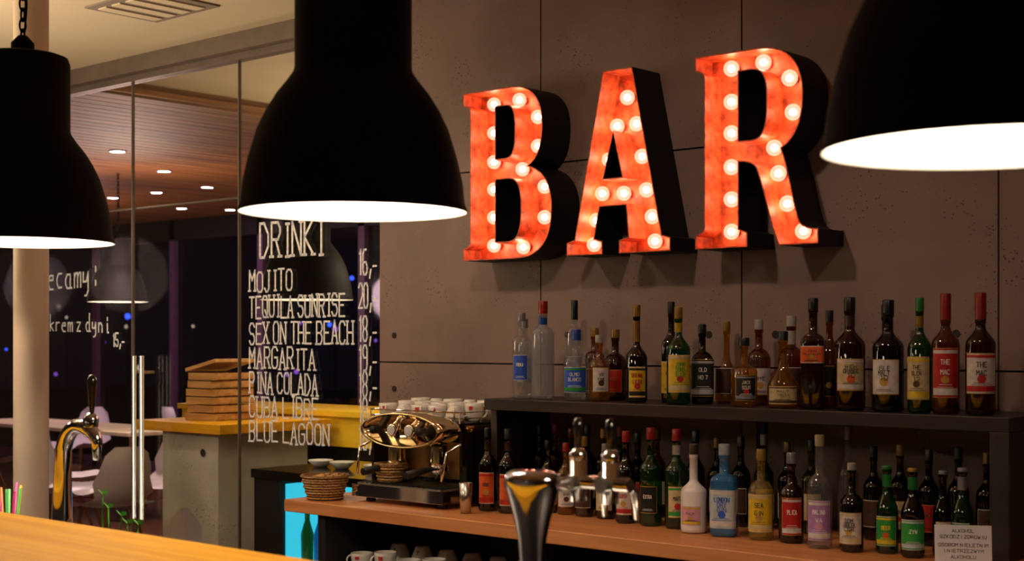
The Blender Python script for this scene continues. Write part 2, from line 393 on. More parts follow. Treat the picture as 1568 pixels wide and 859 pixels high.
def marquee(X0, outer, holes, bulbs):
    Z0 = 1.797; yf, yp, yb = -0.162, -0.065, -0.002; b = MB()
    loops = [orient(outer, True)]+[orient(h, False) for h in holes]
    W3 = lambda p, y: (X0+p[0], y, Z0+p[1])
    for lp in loops:
        q = inset(lp, 0.004); n = len(lp); idx = range(n)
        b.add([W3(p, yf) for p in lp]+[W3(p, yb) for p in lp], [(i, (i+1) % n, (i+1) % n+n, i+n) for i in idx], 'signblack')
        b.add([W3(p, yf) for p in lp]+[W3(p, yf) for p in q], [(i, (i+1) % n, (i+1) % n+n, i+n) for i in idx], 'orange')
        b.add([W3(p, yf) for p in q]+[W3(p, yp) for p in q], [(i, (i+1) % n, (i+1) % n+n, i+n) for i in idx], 'orange')
    allp = [p for lp in loops for p in lp]
    tri = tessellate_polygon([[Vector((p[0], p[1], 0)) for p in lp] for lp in loops])
    b.add([W3(p, yp) for p in allp], [tuple(t) for t in tri], 'orange')
    b.add([W3(p, yb) for p in allp], [tuple(t) for t in tri], 'signblack')
    ob = b.build('marquee_letter')
    c = MB()
    for bx, bz in bulbs:
        p = (X0+bx, -0.100, Z0+bz)
        c.lathe([(0.013, 0), (0.013, 0.016)], 'brass', (X0+bx, yp, Z0+bz), 12, T=Matrix.Rotation(pi/2, 3, 'X'))
        c.sphere(p, 0.0265, 'globe', 16, 10); c.sphere(p, 0.0125, 'core', 10, 8)
    c.build('bulbs', ob)
marquee(-3.695, B_out, [B_h1, B_h2], bulbsB)
marquee(-3.191, A_out, [A_h1], bulbsA)
marquee(-2.645, R_out, [R_h1], bulbsR)

# ------------------------------------------------------------ pendant lamps
def pendant(x, y, z, power=14, s=1.0, chain=True):
    b = MB()
    prof = [(.2365,0),(.2375,.006),(.232,.018),(.228,.06),(.217,.11),(.199,.17),(.180,.21),(.160,.242),(.138,.270),(.124,.290),(.1215,.30),(.1215,.475),(.116,.492),(.10,.498),(.03,.50),(.0001,.50)]
    inn = [(.2365,0),(.231,.004),(.224,.055),(.213,.105),(.195,.165),(.175,.205),(.155,.236),(.132,.264),(.118,.285),(.06,.29),(.0001,.29)]
    b.lathe([(r*s, h*s) for r, h in prof], 'lampblack', (x, y, z), 48)
    b.lathe([(r*s, h*s) for r, h in inn], 'lampwhite', (x, y, z), 48)
    b.lathe([(.03, .5*s), (.03, .53*s), (.012, .55*s), (.0001, .55*s)], 'lampblack', (x, y, z), 16)
    top = 2.9-z
    b.lathe([(0.0001, top), (0.05, top), (0.05, top-0.025), (0.0001, top-0.03)], 'lampblack', (x, y, z), 20)
    if chain:
        zz = z+.55*s; i = 0
        while zz < 2.87:
            T = Matrix.Rotation(pi/2, 3, 'X') @ Matrix.Identity(3)
            if i % 2: T = Matrix.Rotation(pi/2, 3, 'Z') @ T
            b.ring((x, y, zz), 0.012, 0.0028, 'lampblack', 12, 0.75, 1.5, T=T); zz += 0.028; i += 1
        b.tube([(x+0.008, y, z+.55*s), (x+0.02, y, z+.62), (x+0.01, y, 2.88)], 0.003, 'lampblack', 6)
    ob = b.build('pendant_lamp')
    c = MB(); c.sphere((x, y, z+.17*s), 0.03, 'bulbhot'); c.lathe([(0.02, .19*s), (0.02, .29*s)], 'white', (x, y, z), 12); c.build('bulb', ob)
    l = bpy.data.lights.new('pendant_light', 'POINT'); l.energy = power; l.color = (1, .80, .56); l.shadow_soft_size = 0.03
    lo = bpy.data.objects.new('light', l); col.objects.link(lo); lo.location = (x, y, z+.12*s); lo.parent = ob
M['bulbhot'] = emitmat('lamp_bulb', (1, .93, .82), 14)
pendant(-2.204, -2.076, 1.764, 18)
pendant(-3.474, -2.102, 1.757, 18)
pendant(-0.804, -2.15, 1.764, 14)
pendant(-4.75, -2.12, 1.76, 14)  # unseen lamp extending the row, added to reflect in the glass
pendant(-3.6, -5.3, 1.76, 12)  # unseen row behind the camera, added for the chrome to reflect
pendant(-1.9, -5.3, 1.76, 12)  # also in the added rear row
pendant(-5.3, -5.3, 1.76, 12)  # last of the added rear row
pendant(-5.52, 0.62, 1.70, 5)
pendant(-9.86, 2.36, 1.80, 10)

# ------------------------------------------------------------ back counter + shelf
b = MB(); b.box(-4.18, 0.6, -0.63, -0.002, 0.855, 0.9, 'counter')
b.build('back_counter_top', bevel=0.003)
b = MB()
for xx in (-4.02, -3.0, -1.9, -0.8, 0.5):
    b.box(xx, xx+0.04, -0.60, -0.01, 0.0, 0.854, 'black')
b.box(-4.02, 0.54, -0.03, -0.01, 0.06, 0.854, 'black')
b.box(-3.98, 0.5, -0.59, -0.03, 0.62, 0.645, 'blackgloss'); b.box(-3.98, 0.5, -0.59, -0.03, 0.1, 0.12, 'blackgloss')
b.build('under_counter_cabinet')
b = MB()
b.box(-3.43, -1.52, -0.335, -0.002, 1.25, 1.29, 'darkwood')
b.box(-1.575, -1.52, -0.335, -0.002, 0.9, 1.25, 'darkwood')
b.box(-3.43, -3.40, -0.30, -0.002, 0.9, 1.25, 'darkwood')
b.box(-2.5, -2.47, -0.02, -0.002, 0.9, 1.25, 'darkwood')
b.build('bottle_shelf', bevel=0.002)

# ------------------------------------------------------------ bottles
def gl(name, tint, fac, body, f0=.08):
    M[name] = glassmat(name, tint, fac, body, 0.035, f0)
gl('g_clear', (.94,.96,.99), .90, (.30,.32,.40), .10); gl('g_frost', (.85,.87,.9), .62, (.34,.35,.40)); gl('g_dark', (.22,.11,.05), .30, (.004,.002,.002))
gl('g_amber', (.72,.27,.05), .55, (.035,.008,.002)); gl('g_red', (.36,.06,.025), .45, (.016,.003,.002)); gl('g_green', (.10,.55,.15), .45, (.003,.026,.005))
gl('g_blue', (.30,.65,1.0), .5, (.04,.20,.42)); gl('g_olive', (.55,.55,.12), .45, (.02,.025,.004)); gl('g_yellow', (.95,.85,.40), .7, (.30,.21,.04))
gl('g_gold', (.95,.62,.18), .68, (.16,.07,.01))
M['g_white'] = mat('g_white', (.72,.66,.64), .3, var=.02)
cols = {'black':(.008,.008,.009),'gold':(.42,.24,.04),'white':(.56,.51,.47),'cream':(.50,.40,.22),'yellow':(.62,.42,.02),'red':(.40,.012,.01),'orange':(.58,.09,.012),
 'blue':(.02,.08,.45),'silver':(.38,.38,.40),'grey':(.2,.2,.22),'purple':(.36,.18,.42),'green':(.02,.26,.04),'pink':(.6,.28,.36),'pale':(.42,.48,.52),'brown':(.06,.025,.015)}
for k, c in cols.items():
    M['c_'+k] = mat('label_'+k, c, .4, .0, var=.15, scale=60)
    M['k_'+k] = mat('cap_'+k, tuple(v*.5 for v in c), .3, .35 if k in ('gold', 'silver') else 0, var=.15, scale=60)
ST = {'std': (.56, .72, .34), 'wine': (.58, .72, .36), 'vodka': (.66, .74, .40), 'squat': (.52, .66, .36), 'beer': (.48, .74, .42), 'flask': (.50, .62, .32), 'port': (.60, .68, .42), 'long': (.46, .60, .34), 'round': (.26, .58, .30)}
def bottle(name, x, y, z0, h, r, g='g_dark', cap='black', lab=None, style='std', txt=None, ink='ink', stripe=None, sq=0, lz=(.12, .42), caplen=.12, sy=1.0, neck=None, yaw=None, seal=None):
    b = MB(); z0 += 0.001
    bt, sh, nf = ST[style]; nr = max(0.0105, nf*r*.92); R = r
    prof = [(.0001, .004), (R*.6, .004), (R*.86, 0), (R*.98, .006), (R, .016), (R, h*bt*.5), (R, h*bt)]
    for t in (.2, .4, .6, .8, 1.0):
        k = (1+math.cos(pi*t))/2 if style in ('std', 'wine', 'beer', 'long', 'round') else math.cos(t*pi/2)**.7 if t < 1 else 0
        prof.append((nr+(R-nr)*k, h*(bt+(sh-bt)*t)))
    capz = h*(1-caplen)
    prof += [(nr*.95, capz-.012), (nr*1.12, capz-.010), (nr*1.12, capz)]
    yw = yaw if yaw is not None else math.atan2(-4.08-y, 0-x)-random.uniform(-.2, .3)
    T = Matrix.Rotation(yw, 3, 'Z')
    b.lathe(prof, g, (x, y, z0), 26, 1, sy, sq, R, T=T)
    cr = nr*1.15
    b.lathe([(cr, capz), (cr, h-.003), (cr*.9, h), (.0001, h)], 'k_'+cap, (x, y, z0), 18)
    if neck: b.lathe([(nr*1.06, h*(sh+.02)), (nr*1.06, capz-.014)], 'k_'+neck, (x, y, z0), 18)
    def onb(a, z, e):
        ca, sa = math.cos(a), math.sin(a); f = 1
        if sq: f = 1/((abs(ca)**sq+abs(sa)**sq)**(1/sq))
        rr = R*f+e; p = T @ Vector((rr*ca, rr*sa*sy, z)); return (p.x+x, p.y+y, p.z+z0)
    def patch(za, zb, half, e, k):
        n = 14; vs = []
        for i in range(n+1):
            a = -half+2*half*i/n; vs += [onb(a, za, e), onb(a, zb, e)]
        b.add(vs, [(2*i, 2*i+2, 2*i+3, 2*i+1) for i in range(n)], k, True)
    def disc(zc, rad, e, k):
        n = 18; vs = [onb(0, zc, e)]+[onb(rad*math.cos(2*pi*i/n)/R, zc+rad*math.sin(2*pi*i/n), e) for i in range(n)]
        b.add(vs, [(0, i+1, (i+1) % n+1) for i in range(n)], k, True)
    if lab:
        hw = random.choice([.8, .95, 1.1])
        za, zb = h*lz[0], h*lz[1]
        patch(za-.0022, zb+.0022, hw+.05, .0005, 'c_gold' if lab in ('white', 'cream', 'black', 'red') else 'c_white')
        patch(za, zb, hw, .0010, 'c_'+lab)
        if stripe:
            patch(za+(zb-za)*.04, za+(zb-za)*.18, hw, .0015, 'c_'+stripe); patch(zb-(zb-za)*.10, zb-(zb-za)*.03, hw, .0015, 'c_'+stripe)
        lines = (txt or '').split('/') if txt else []
        H = zb-za; n = len(lines); lh = min(H*.13, r*.34); W = r*1.3*min(1, hw)
        ik = ink if ink in M else 'c_'+ink
        sl = seal or random.choice(['gold', 'red', None, 'brown', 'gold', None])
        if sl and sl != lab: disc(za+H*.36, min(r*.28, H*.13), .0017, 'c_'+sl)
        for i, ln in enumerate(lines):
            zc = zb-H*(.17+.42*(i+.5)/max(n, 1))-lh/2; w = W*min(1, .18+.10*len(ln))
            for q in text_quads(ln, w, lh, max(.0010, lh*.14)):
                b.add([onb((p[0]-w/2)/R, zc+p[1], .0021) for p in q], [(0, 1, 2, 3)], ik)
        for j in range(2):
            zc = za+H*((.08 if not stripe else .20)+.05*j); hh = .6*hw*(1-.2*j)
            b.add([onb(a*hh, zc+dz, .0021) for a, dz in ((-1, 0), (-.34, 0), (.34, 0), (1, 0), (1, .0012), (.34, .0012), (-.34, .0012), (-1, .0012))], [(0,1,6,7),(1,2,5,6),(2,3,4,5)], ik)
    return b.build(name)

S = 1.29
Bt = bottle
Bt('vodka_bottle', -3.385, -.165, S, .285, .028, 'g_clear', 'silver', 'pale', 'vodka', None, lz=(.2,.5))
Bt('vodka_bottle', -3.330, -.245, S, .305, .034, 'g_clear', 'silver', 'blue', 'vodka', 'VODKA', 'white', lz=(.22,.50), caplen=.1)
Bt('vodka_bottle', -3.235, -.24, S, .345, .040, 'g_frost', 'red', None, 'vodka', neck='blue', caplen=.13)
Bt('gin_bottle', -3.205, -.10, S, .35, .030, 'g_clear', 'black', 'grey', 'vodka', None, caplen=.2)
Bt('tequila_bottle', -3.085, -.24, S, .245, .044, 'g_clear', 'blue', 'blue', 'squat', 'OLMO/BLANCO', 'white', 'green', lz=(.12,.46), caplen=.16)
Bt('whisky_bottle', -3.105, -.11, S, .25, .034, 'g_amber', 'gold', 'brown', 'port', 'OLD', 'gold')
Bt('cognac_bottle', -2.980, -.245, S, .225, .036, 'g_gold', 'white', 'white', 'squat', 'VS/FINE', 'ink', None, lz=(.15,.5))
Bt('cognac_bottle', -2.995, -.135, S, .245, .040, 'g_red', 'gold', 'red', 'squat', 'XO', 'gold')
Bt('whisky_bottle', -2.826, -.24, S, .325, .036, 'g_dark', 'gold', 'yellow', 'long', 'ORIGINAL/LIKIER', 'red', 'black', lz=(.06,.36), neck='gold')
Bt('herbal_liqueur_bottle', -2.735, -.17, S, .335, .030, 'g_dark', 'black', 'yellow', 'std', 'FOUR', 'ink', lz=(.1,.4), sq=5, seal='red')
Bt('whisky_bottle', -2.640, -.265, S, .315, .038, 'g_green', 'gold', 'yellow', 'std', 'JOHN/SONS/IRISH', 'green', 'cream', lz=(.13,.50), neck='yellow', seal='red')
Bt('bourbon_bottle', -2.615, -.165, S, .26, .036, 'g_dark', 'black', 'black', 'squat', 'OLD/NO 7', 'white', 'silver', sq=6, lz=(.1,.55))
Bt('cognac_bottle', -2.585, -.065, S, .27, .038, 'g_gold', 'gold', 'brown', 'round', None)
Bt('bourbon_bottle', -2.405, -.245, S, .215, .052, 'g_gold', 'black', 'black', 'flask', 'JACK/SOUR', 'white', 'grey', lz=(.1,.45), sy=.8)
Bt('whisky_bottle', -2.44, -.10, S, .275, .038, 'g_amber', 'white', 'white', 'squat', 'RYE', 'ink')
Bt('whisky_bottle', -2.262, -.25, S, .235, .049, 'g_gold', 'black', 'cream', 'round', 'MALT/1801', 'ink', 'brown', lz=(.06,.28))
Bt('whisky_bottle', -2.315, -.11, S, .285, .042, 'g_amber', 'white', 'brown', 'squat', None, neck='white')
Bt('whisky_bottle', -2.164, -.24, S, .335, .035, 'g_red', 'black', 'orange', 'port', 'JOHN/PLATINUM', 'ink', None, sq=6, lz=(.42,.56), caplen=.1)
Bt('whisky_bottle', -2.18, -.11, S, .30, .034, 'g_amber', 'black', 'black', 'std', None)
Bt('whisky_bottle', -2.042, -.24, S, .335, .045, 'g_red', 'black', 'cream', 'wine', 'HIGH/ORANGE/10', 'ink', 'white', lz=(.18,.45), neck='brown', seal='orange')
Bt('whisky_bottle', -1.99, -.11, S, .315, .038, 'g_dark', 'black', 'cream', 'wine', None)
Bt('whisky_bottle', -1.918, -.24, S, .325, .045, 'g_dark', 'black', 'white', 'wine', 'ISLE/MALT/10', 'ink', None, lz=(.16,.46))
Bt('whisky_bottle', -1.818, -.245, S, .33, .034, 'g_green', 'green', 'cream', 'std', 'THE/GLEN/12', 'ink', 'yellow', lz=(.12,.48), neck='gold')
Bt('whisky_bottle', -1.742, -.24, S, .34, .039, 'g_amber', 'red', 'red', 'wine', 'THE/MAC', 'white', 'white', lz=(.14,.54), caplen=.22)
Bt('whisky_bottle', -1.640, -.24, S, .34, .041, 'g_red', 'red', 'white', 'wine', 'THE/MAC', 'ink', 'red', lz=(.18,.50), caplen=.22, seal='red')
C = .9
Bt('herbal_liqueur_bottle', -3.362, -.39, C, .29, .034, 'g_dark', 'black', 'orange', 'std', 'KRAK', 'ink', 'red', lz=(.1,.46), neck='brown')
Bt('herbal_liqueur_bottle', -3.268, -.39, C, .29, .036, 'g_dark', 'black', 'orange', 'std', 'KRAK', 'ink', 'red', lz=(.1,.46), neck='brown')
for i, (xx, hh, gg, cc, ll) in enumerate([(-3.336,.29,'g_dark','black','white'),(-3.262,.30,'g_amber','red','cream'),(-3.188,.285,'g_dark','red','red'),(-3.115,.30,'g_red','black','white'),(-3.042,.29,'g_dark','gold','cream'),
        (-2.97,.30,'g_green','red','white'),(-2.895,.28,'g_dark','black','red'),(-2.815,.30,'g_amber','gold','white'),(-2.735,.29,'g_dark','red','cream')]):
    Bt('liqueur_bottle', xx, -.14, C, hh, .031, gg, cc, ll, random.choice(['std','wine']), 'RUM', 'ink', None, lz=(.15,.4))
for i, (xx, hh, gg, cc, ll) in enumerate([(-3.17,.25,'g_dark','black','red'),(-3.09,.245,'g_gold','red','white'),(-3.01,.27,'g_red','gold','brown'),(-2.92,.25,'g_dark','silver','cream')]):
    Bt('liqueur_bottle', xx, -.29, C, hh, .032, gg, cc, ll, 'std', 'BAR', 'ink', None, lz=(.12,.4))
Bt('vermouth_bottle', -2.800, -.335, C, .30, .034, 'g_dark', 'red', 'white', 'wine', 'SUPER', 'red', 'red', lz=(.1,.42))
Bt('vermouth_bottle', -2.700, -.335, C, .315, .037, 'g_green', 'red', 'black', 'wine', 'EXTRA', 'white', None, lz=(.14,.4))
Bt('vermouth_bottle', -2.600, -.335, C, .315, .037, 'g_green', 'red', 'cream', 'wine', 'MARTA', 'ink', 'green', lz=(.12,.42), neck='white', seal='red')
Bt('coconut_rum_bottle', -2.500, -.385, C, .275, .040, 'g_white', 'brown', 'pink', 'long', 'PALM', 'brown', 'yellow', lz=(.1,.3))
Bt('gin_bottle', -2.388, -.385, C, .28, .039, 'g_blue', 'pale', 'pale', 'port', 'LONDON/DRY/GIN', 'blue', 'white', sq=6, lz=(.1,.5), seal='blue')
Bt('gin_bottle', -2.261, -.38, C, .27, .038, 'g_yellow', 'gold', 'yellow', 'squat', 'SEA/GIN', 'ink', 'cream', lz=(.1,.50))
Bt('vodka_bottle', -2.161, -.375, C, .265, .037, 'g_red', 'silver', 'red', 'squat', 'PLICA', 'white', 'white', lz=(.1,.50))
Bt('flavoured_vodka_bottle', -2.042, -.42, C, .325, .036, 'g_clear', 'cream', 'purple', 'squat', 'MALINA/WA', 'white', 'white', lz=(.08,.42), caplen=.1, seal='pink')
Bt('cider_bottle', -1.940, -.42, C, .25, .033, 'g_dark', 'white', 'white', 'squat', 'DOM/JABLEK/CYDR', 'ink', 'cream', lz=(.1,.44), caplen=.08)
Bt('beer_bottle', -1.852, -.38, C, .245, .031, 'g_green', 'green', 'green', 'beer', 'BEER', 'yellow', 'yellow', lz=(.1,.42), caplen=.04, neck='green', seal='orange')
Bt('beer_bottle', -1.763, -.405, C, .245, .032, 'g_dark', 'gold', 'green', 'beer', 'ZYW', 'white', 'pale', lz=(.1,.42), caplen=.04, neck='green')
Bt('beer_bottle', -1.712, -.325, C, .235, .028, 'g_dark', 'silver', 'white', 'beer', 'ALE', 'ink', None, lz=(.1,.4), caplen=.04)
Bt('beer_bottle', -1.640, -.36, C, .25, .030, 'g_green', 'silver', 'green', 'beer', 'PILS', 'white', None, lz=(.1,.4), caplen=.04, neck='silver')
for xx, hh, gg, cc, ll in [(-2.645,.30,'g_dark','black',None),(-2.56,.28,'g_dark','gold','cream'),(-2.47,.29,'g_dark','black','brown'),(-2.385,.30,'g_green','silver','cream'),(-2.30,.28,'g_dark','gold','white'),(-2.215,.29,'g_olive','black','cream'),
        (-2.09,.335,'g_clear','white',None),(-2.005,.28,'g_dark','black','brown'),(-1.92,.29,'g_dark','gold','cream'),(-1.83,.28,'g_dark','black','red'),(-1.74,.29,'g_dark','black',None),(-1.655,.28,'g_dark','gold','brown')]:
    Bt('liqueur_bottle', xx, -.16, C, hh, .031, gg, cc, ll, 'std', 'BAR' if ll else None, 'ink', None, lz=(.15,.42))

b = MB(); T = Matrix.Translation((-1.575, -.50, .901)) @ Matrix.Rotation(math.radians(30), 4, 'Z') @ Matrix.Rotation(math.radians(-8), 4, 'X')
b.box(-.072, .072, 0, .003, 0, .112, 'paper', T)
for i, ln in enumerate(['ALKOHOL', 'SZKODZI ZDROWIU', 'OSOBOM NIELETNIM', 'I NIETRZEZWYM', 'ALKOHOLU', 'NIE PODAJEMY']):
    w = .0078*len(ln); z = .097-i*.0155-(.006 if i > 1 else 0)
    for q in text_quads(ln, w, .008, .0012): b.add([T @ Vector((p[0]-w/2, -.0008, z+p[1]-.004)) for p in q], [(0,1,2,3)], 'ink')
b.box(-.05, .05, .003, .05, 0, .003, 'paper', T); b.build('notice_card')

b = MB(); b.lathe([(.0001,0),(.018,0),(.024,.105),(.0225,.105),(.017,.006),(.0001,.006)], 'steel', (-3.365, -.50, .901), 24); b.build('jigger_cup')

# ------------------------------------------------------------ espresso machine
b = MB(); X0, X1 = -3.945, -3.475; xc = (X0+X1)/2
for xx in (X0+.05, X1-.05):
    for yy in (-.45, -.12): b.cyl((xx, yy, .901), .018, .02, 'black')
b.box(X0, X1, -.50, -.07, .92, .965, 'chrome'); b.box(X0+.02, X1-.02, -.49, -.30, .965, .970, 'steel')
for i in range(16): b.box(X0+.03+i*.027, X0+.04+i*.027, -.485, -.31, .970, .974, 'black')
b.box(X0+.01, X1-.01, -.28, -.07, .965, 1.18, 'blackgloss'); b.box(X0+.03, X1-.03, -.283, -.28, .985, 1.12, 'goldm')
for xx in (X0, X1-.014):
    b.box(xx, xx+.014, -.40, -.07, .965, 1.17, 'blackgloss')
b.box(X0, X1, -.34, -.06, 1.17, 1.19, 'reflchrome')
Rx = Matrix.Rotation(pi/2, 3, 'X')
zc = 1.170; hx = xc-.005
b.lathe([(.0001, -.10), (.17, -.10), (.206, -.09), (.212, -.07), (.212, 0), (.208, .018), (.195, .026), (.186, .018), (.180, .008), (.0001, .008)], 'reflchrome', (hx, -.46, zc), 56, 1, .31, T=Rx)
for gx in (-.04, .05):
    b.lathe([(.024, .008), (.024, .022), (.019, .024), (.0001, .024)], 'chrome', (hx+gx, -.46, zc), 24, T=Rx, ks=['chrome', 'chrome', 'paper'])
for gx in (-.115, .125):
    b.lathe([(.015, .008), (.015, .045), (.012, .05), (.0001, .05)], 'black', (hx+gx, -.46, zc), 20, T=Rx)
for gx in (-.11, .11):
    b.cyl((xc+gx, -.39, 1.04), .032, .075, 'reflchrome', 24)
    b.lathe([(.0001, 1.008), (.028, 1.012), (.036, 1.03), (.036, 1.052), (.0001, 1.052)], 'chrome', (xc+gx, -.39, 0), 24)
    b.tube([(xc+gx, -.42, 1.035), (xc+gx, -.47, 1.03), (xc+gx, -.56, 1.02)], [.008, .012, .014], 'black')
    b.tube([(xc+gx-.012, -.39, 1.01), (xc+gx-.014, -.39, .995)], .006, 'chrome'); b.tube([(xc+gx+.012, -.39, 1.01), (xc+gx+.014, -.39, .995)], .006, 'chrome')
for gx in (-.225, .225):
    b.tube([(xc+gx, -.38, 1.13), (xc+gx, -.47, 1.10), (xc+gx*.97, -.49, 1.0)], .005, 'chrome')
RX0, RX1 = X0-.06, X1-.06
for z in (1.213, 1.235):
    b.tube([(RX0, -.35, z), (RX1, -.35, z), (RX1, -.08, z), (RX0, -.08, z), (RX0, -.35, z)], .003, 'chrome', 8)
b.box(RX0, RX1, -.355, -.075, 1.190, 1.196, 'blackgloss')
for xx in (RX0, xc, RX1): b.tube([(xx, -.35, 1.195), (xx, -.35, 1.235)], .003, 'chrome', 6)
b.build('espresso_machine', bevel=0)

def cup(x, y, z, r=.034, h=.055, a=0, flip=False, saucer=False):
    b = MB(); z += .001
    if saucer:
        b.lathe([(.0001, 0), (r*.8, 0), (r*1.35, .012), (r*1.33, .015), (r*.8, .005), (.0001, .005)], 'white', (x, y, z), 24); z += .006
    pr = [(.0001, 0), (r*.55, 0), (r*.62, .006), (r*.9, h*.4), (r, h*.8), (r, h), (r*.93, h), (r*.83, h*.4), (r*.5, .01), (.0001, .01)]
    if flip: pr = [(q, h-w) for q, w in pr]
    b.lathe(pr, 'white', (x, y, z), 24)
    hp = []
    for i in range(9):
        t = -pi/2+pi*i/8; rr = r*.92+.018*math.cos(t)
        hp.append((x+rr*math.cos(a), y+rr*math.sin(a), z+h*.55+h*.3*math.sin(t)))
    b.tube(hp, .0035, 'white', 8)
    n = []
    for i in range(5):
        t = -1.2+(-.2+.4*i/4); n += [(x+(r+.001)*math.cos(t), y+(r+.001)*math.sin(t), z+h*.66), (x+(r+.001)*math.cos(t), y+(r+.001)*math.sin(t), z+h*.84)]
    if not flip: b.add(n, [(2*i, 2*i+2, 2*i+3, 2*i+1) for i in range(4)], 'redink')
    return b.build('coffee_cup')
for i in range(5):
    cx = RX0+.045+i*.088
    cup(cx, -.30, 1.196, .036, .06, a=random.uniform(-1.2, 0.3), flip=(i % 3 == 1))
    cup(cx+.02, -.215, 1.196, .037, .068, a=random.uniform(-1.2, 0.3))
    cup(cx, -.125, 1.196, .038, .075, a=random.uniform(-1.2, .3), flip=(i % 2 == 1))
for i in range(10):
    cup(-3.89+i*.125, -.50, .646, .042, .075 if i % 2 else .06, a=random.uniform(-2.5, -.5), saucer=True)
for i in range(9):
    cup(-3.84+i*.125, -.36, .646, .045, .09, a=random.uniform(-2.5, -.5), flip=True)
b = MB()
for i in range(9):
    b.lathe([(.0001,0),(.03,0),(.04,.14),(.0385,.14),(.0285,.004),(.0001,.004)], 'g_clear', (-2.45+i*.1, -.5, .646), 20)
b.build('drinking_glasses')

def basket(x, y, z, r, h, sy=1):
    b = MB()
    b.lathe([(.0001, 0), (r*.72, 0), (r*.85, h*.4), (r, h), (r*.93, h), (r*.78, h*.4), (r*.65, .01), (.0001, .01)], 'wicker', (x, y, z+.001), 40, 1, sy)
    for k in range(5):
        zz = z+.008+h*k/4.2; rr = r*(.74+.26*k/4.2)
        n = 60; b.tube([(x+(rr+.002*(-1)**i)*math.cos(2*pi*i/n), y+(rr+.002*(-1)**i)*sy*math.sin(2*pi*i/n), zz) for i in range(n)], .005, 'wicker', 6, True)
    for i in range(7):
        a = i*.9; b.tube([(x+r*.5*math.cos(a)-.03, y+r*.4*math.sin(a), z+h*.8), (x+r*.5*math.cos(a)+.03, y+r*.4*math.sin(a)+.02, z+h*1.0)], .012, 'crate', 8)
    b.build('wicker_basket')
basket(-4.062, -.53, .90, .088, .085)
basket(-3.81, -.435, .975, .062, .06, .8)

# ------------------------------------------------------------ front bar
b = MB(); b.box(-7.2, 1.8, -3.0, -2.38, 1.055, 1.1, 'barwood')
b.build('bar_counter_top', bevel=.004)
b = MB(); b.box(-7.15, 1.75, -2.75, -2.42, 0, 1.054, 'black'); b.box(-7.1, 1.7, -2.42, -1.9, .86, .9, 'steel'); b.box(-7.1, 1.7, -2.42, -1.95, 0, .86, 'black')
b.build('bar_counter_base')

b = MB(); tx, ty = -1.668, -2.13
b.lathe([(.0001,0),(.055,0),(.055,.012),(.036,.02),(.028,.06),(.024,.14),(.024,.19),(.028,.24),(.036,.275),(.047,.31),(.054,.332),(.056,.345),(.052,.357),(.040,.363),(.0001,.365)], 'tapchrome', (tx, ty, .901), 40, 1, .8)
b.tube([(tx, ty, 1.235), (tx, ty+.12, 1.235)], .016, 'chrome', 14)
b.tube([(tx-.04, ty+.12, 1.235), (tx+.13, ty+.12, 1.235)], .012, 'chrome', 14)
for fx in (.01, .085):
    X, Y = tx+fx, ty+.12
    b.tube([(X, Y, 1.20), (X, Y, 1.275)], .016, 'chrome', 16); b.sphere((X, Y, 1.283), .017, 'chrome')
    b.tube([(X, Y, 1.235), (X, Y+.05, 1.235), (X+.004, Y+.07, 1.215), (X+.006, Y+.075, 1.165)], [.011, .010, .009, .007], 'chrome', 12)
    b.lathe([(.004, 1.29), (.006, 1.30), (.009, 1.335), (.008, 1.352), (.0001, 1.356)], 'blackgloss', (X, Y, 0), 14)
    b.tube([(X, Y-.03, 1.235), (X, Y, 1.235)], .014, 'steel', 14)
b.build('beer_tap_tower')
b = MB(); gx, gy = -3.235, -2.13
pts = [(gx, gy, .905), (gx, gy, 1.05), (gx+.004, gy, 1.16)]
for i in range(1, 9):
    a = pi-(pi*.62)*i/8; pts.append((gx+.085+.08*math.cos(a)*1.0, gy, 1.20+.085*math.sin(a)))
b.tube(pts, [.030, .026, .022]+[.021-.0004*i for i in range(8)], 'tapchrome', 20)
b.lathe([(.0001,0),(.05,0),(.05,.01),(.03,.02)], 'tapchrome', (gx, gy, .901), 28)
e = pts[-1]
b.tube([e, (e[0]+.03, gy, e[2]-.01), (e[0]+.045, gy, e[2]-.03), (e[0]+.042, gy, e[2]-.075)], [.02, .018, .014, .009], 'tapchrome', 14)
b.lathe([(.018, 0), (.020, .02), (.010, .035), (.0001, .036)], 'tapchrome', (e[0]+.018, gy, e[2]+.005), 16)
b.lathe([(.005, .03), (.007, .05), (.011, .10), (.012, .115), (.007, .128), (.0001, .13)], 'blackgloss', (e[0]+.022, gy, e[2]+.005), 14)
b.build('beer_tap')
b = MB(); b.lathe([(.0001,0),(.038,0),(.04,.10),(.038,.10),(.036,.004),(.0001,.004)], 'g_clear', (-3.50, -2.13, .901), 20)
for i, c in enumerate([(.9,.05,.3),(.1,.8,.1),(.9,.7,.05),(.9,.1,.6),(.2,.8,.3),(.95,.3,.05),(.1,.4,.9),(.9,.85,.1),(.9,.1,.4),(.2,.85,.2)]):
    k = 'straw%d' % i; M[k] = mat(k, c, .35); a = i*.63; r0 = .012; r1 = .034
    b.tube([(-3.50+r0*math.cos(a), -2.13+r0*math.sin(a), .908), (-3.50+r1*math.cos(a), -2.13+r1*math.sin(a), 1.10+.006*(i % 4))], .0035, k, 8)
b.build('drinking_straws')
